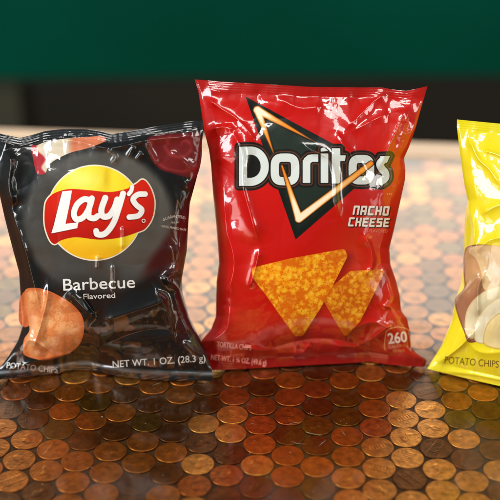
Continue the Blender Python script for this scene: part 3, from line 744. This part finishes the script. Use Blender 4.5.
for i, j, w, x, y, _ in vis:
    tn = tone_of(i, j); o = bpy.data.objects.new('penny', PM[int(rng.integers(0, 2))]); col.objects.link(o)
    o.location = (w[0], w[1], -.0009); o.rotation_euler = (0, 0, rng.uniform(0, 6.28))
    c = lin(tone[tn])*rng.uniform(.85, 1.12); o.color = (*c, 1)
    tag(o, f'{word[tn]} copper penny in the bar, {place_word(x, y)}', 'penny', f'{word[tn]} pennies {place_word(x, y)}')
if rest:
    # pennies nobody sees in the photo: one object of simpler discs
    th = np.linspace(0, 2*np.pi, 40, endpoint=False); R_ = .00953; V = []; Fc = []; a_ = 0
    co = np.vstack([np.c_[k_*R_*np.cos(th), k_*R_*np.sin(th), np.full(40, z_)] for k_, z_ in ((.9, 0), (.93, .00013), (.985, .00013), (1, 0), (1, -.0014))]); nv = len(co)
    fs = [tuple(range(40))]+[(k_*40+m_, (k_+1)*40+m_, (k_+1)*40+(m_+1) % 40, k_*40+(m_+1) % 40) for k_ in range(4) for m_ in range(40)]
    for i, j, w, x, y, _ in rest:
        a = rng.uniform(0, 6.28); Rm = np.array([[math.cos(a), -math.sin(a)], [math.sin(a), math.cos(a)]])
        q_ = co.copy(); q_[:, :2] = co[:, :2]@Rm.T+w; q_[:, 2] += -.0009; V.append(q_); Fc += [tuple(v+a_ for v in f) for f in fs]; a_ += nv
    o = mesh_obj('penny_layer', np.vstack(V), Fc, m_cu); o.color = (*lin(tone['o']), 1)
    tag(o, 'remaining copper pennies under the bar top beyond the view and behind the bags', 'pennies', None, 'stuff')

# ------------------------------------------------------------------ room behind
def box(name, x0, x1, y0, y1, z0, z1, mat, parent=None):
    return plane_obj(name, [(x0, y0), (x1, y0), (x1, y1), (x0, y1)], z0, z1, mat, parent)
Yw = 2.25
d = rays(250., 77.); zb = (CAM+d*(Yw/d[1]))[2]
tag(box('green_wall', -2.2, 2.2, Yw, Yw+.08, zb, .10, m_green), 'dark green painted wall band, out of focus behind the counter', 'wall')
tag(box('wall_base', -2.2, 2.2, Yw+.012, Yw+.08, -1.05, zb-.001, m_base), 'dark brown wall base below the green wall', 'wall')
dl = rays(0., 100.); xl = (CAM+dl*((Yw-.02)/dl[1]))[0]; dr = rays(22., 100.); xr = (CAM+dr*((Yw-.02)/dr[1]))[0]
tag(box('wooden_post', xl-.05, xr, Yw-.05, Yw-.0, -1.05, zb-.004, m_post), 'dim grey brown post against the brown wall base at the far left', 'post')
tag(box('floor', -3, 3, -1.5, 4.5, -1.1, -1.05, m_floor), kind='structure')

# ------------------------------------------------------------------ lamps
def area(name, loc, tgt, sx, sy, radiance, colr, spread=None):
    L = bpy.data.lights.new(name, 'AREA'); L.shape = 'RECTANGLE'; L.size = sx; L.size_y = sy
    L.energy = radiance*math.pi*sx*sy; L.color = colr
    o = bpy.data.objects.new(name, L); col.objects.link(o); o.location = loc
    o.rotation_euler = (Vector(tgt)-Vector(loc)).to_track_quat('-Z', 'Y').to_euler()
    return o
area('window_light', (0, 2.6, .785), (0, .8, 0), 2.8, .68, 4.4, (1, .97, .90))
area('ceiling_light', (-.55, -.1, 1.25), (-.05, .68, .1), .40, .13, 24, (1, .98, .96))
area('ceiling_light', (.60, .0, 1.3), (.05, .7, .1), .36, .13, 22, (1, .95, .88))
area('ceiling_light', (.05, -.55, 2.2), (0, .7, .1), 1.4, .5, 12, (1, .95, .9))
area('side_softbox', (-1.1, .25, .42), (0, .7, .1), .36, .8, 14, (.93, .97, 1))  # added softbox at left, puts white highlights on the folds
area('side_softbox', (1.2, .1, .42), (0, .7, .1), .22, .7, 9, (1, .96, .9))  # second softbox added at right for crease highlights
w = bpy.data.worlds.new('World'); sc.world = w; w.use_nodes = True
w.node_tree.nodes['Background'].inputs[0].default_value = (.9, .82, .72, 1); w.node_tree.nodes['Background'].inputs[1].default_value = .11

# ------------------------------------------------------------------ camera
cd = bpy.data.cameras.new('camera'); cam = bpy.data.objects.new('camera', cd); col.objects.link(cam)
M = Matrix(((RX[0], UX[0], -FX[0], CAM[0]), (RX[1], UX[1], -FX[1], CAM[1]), (RX[2], UX[2], -FX[2], CAM[2]), (0, 0, 0, 1)))
cam.matrix_world = M
cd.sensor_width = 36; cd.lens = F/500*36; cd.clip_start = .01; cd.clip_end = 50
cd.dof.use_dof = True; cd.dof.focus_distance = float((RB.at(np.array(315.), np.array(235.), np.array(.019))-CAM)@FX); cd.dof.aperture_fstop = cd.lens/18.0
sc.camera = cam
sc.view_settings.view_transform = 'Standard'; sc.view_settings.look = 'None'; sc.view_settings.gamma = 1
sc.view_settings.exposure = 0
sc.cycles.use_denoising = True; sc.cycles.max_bounces = 8; sc.cycles.transparent_max_bounces = 8
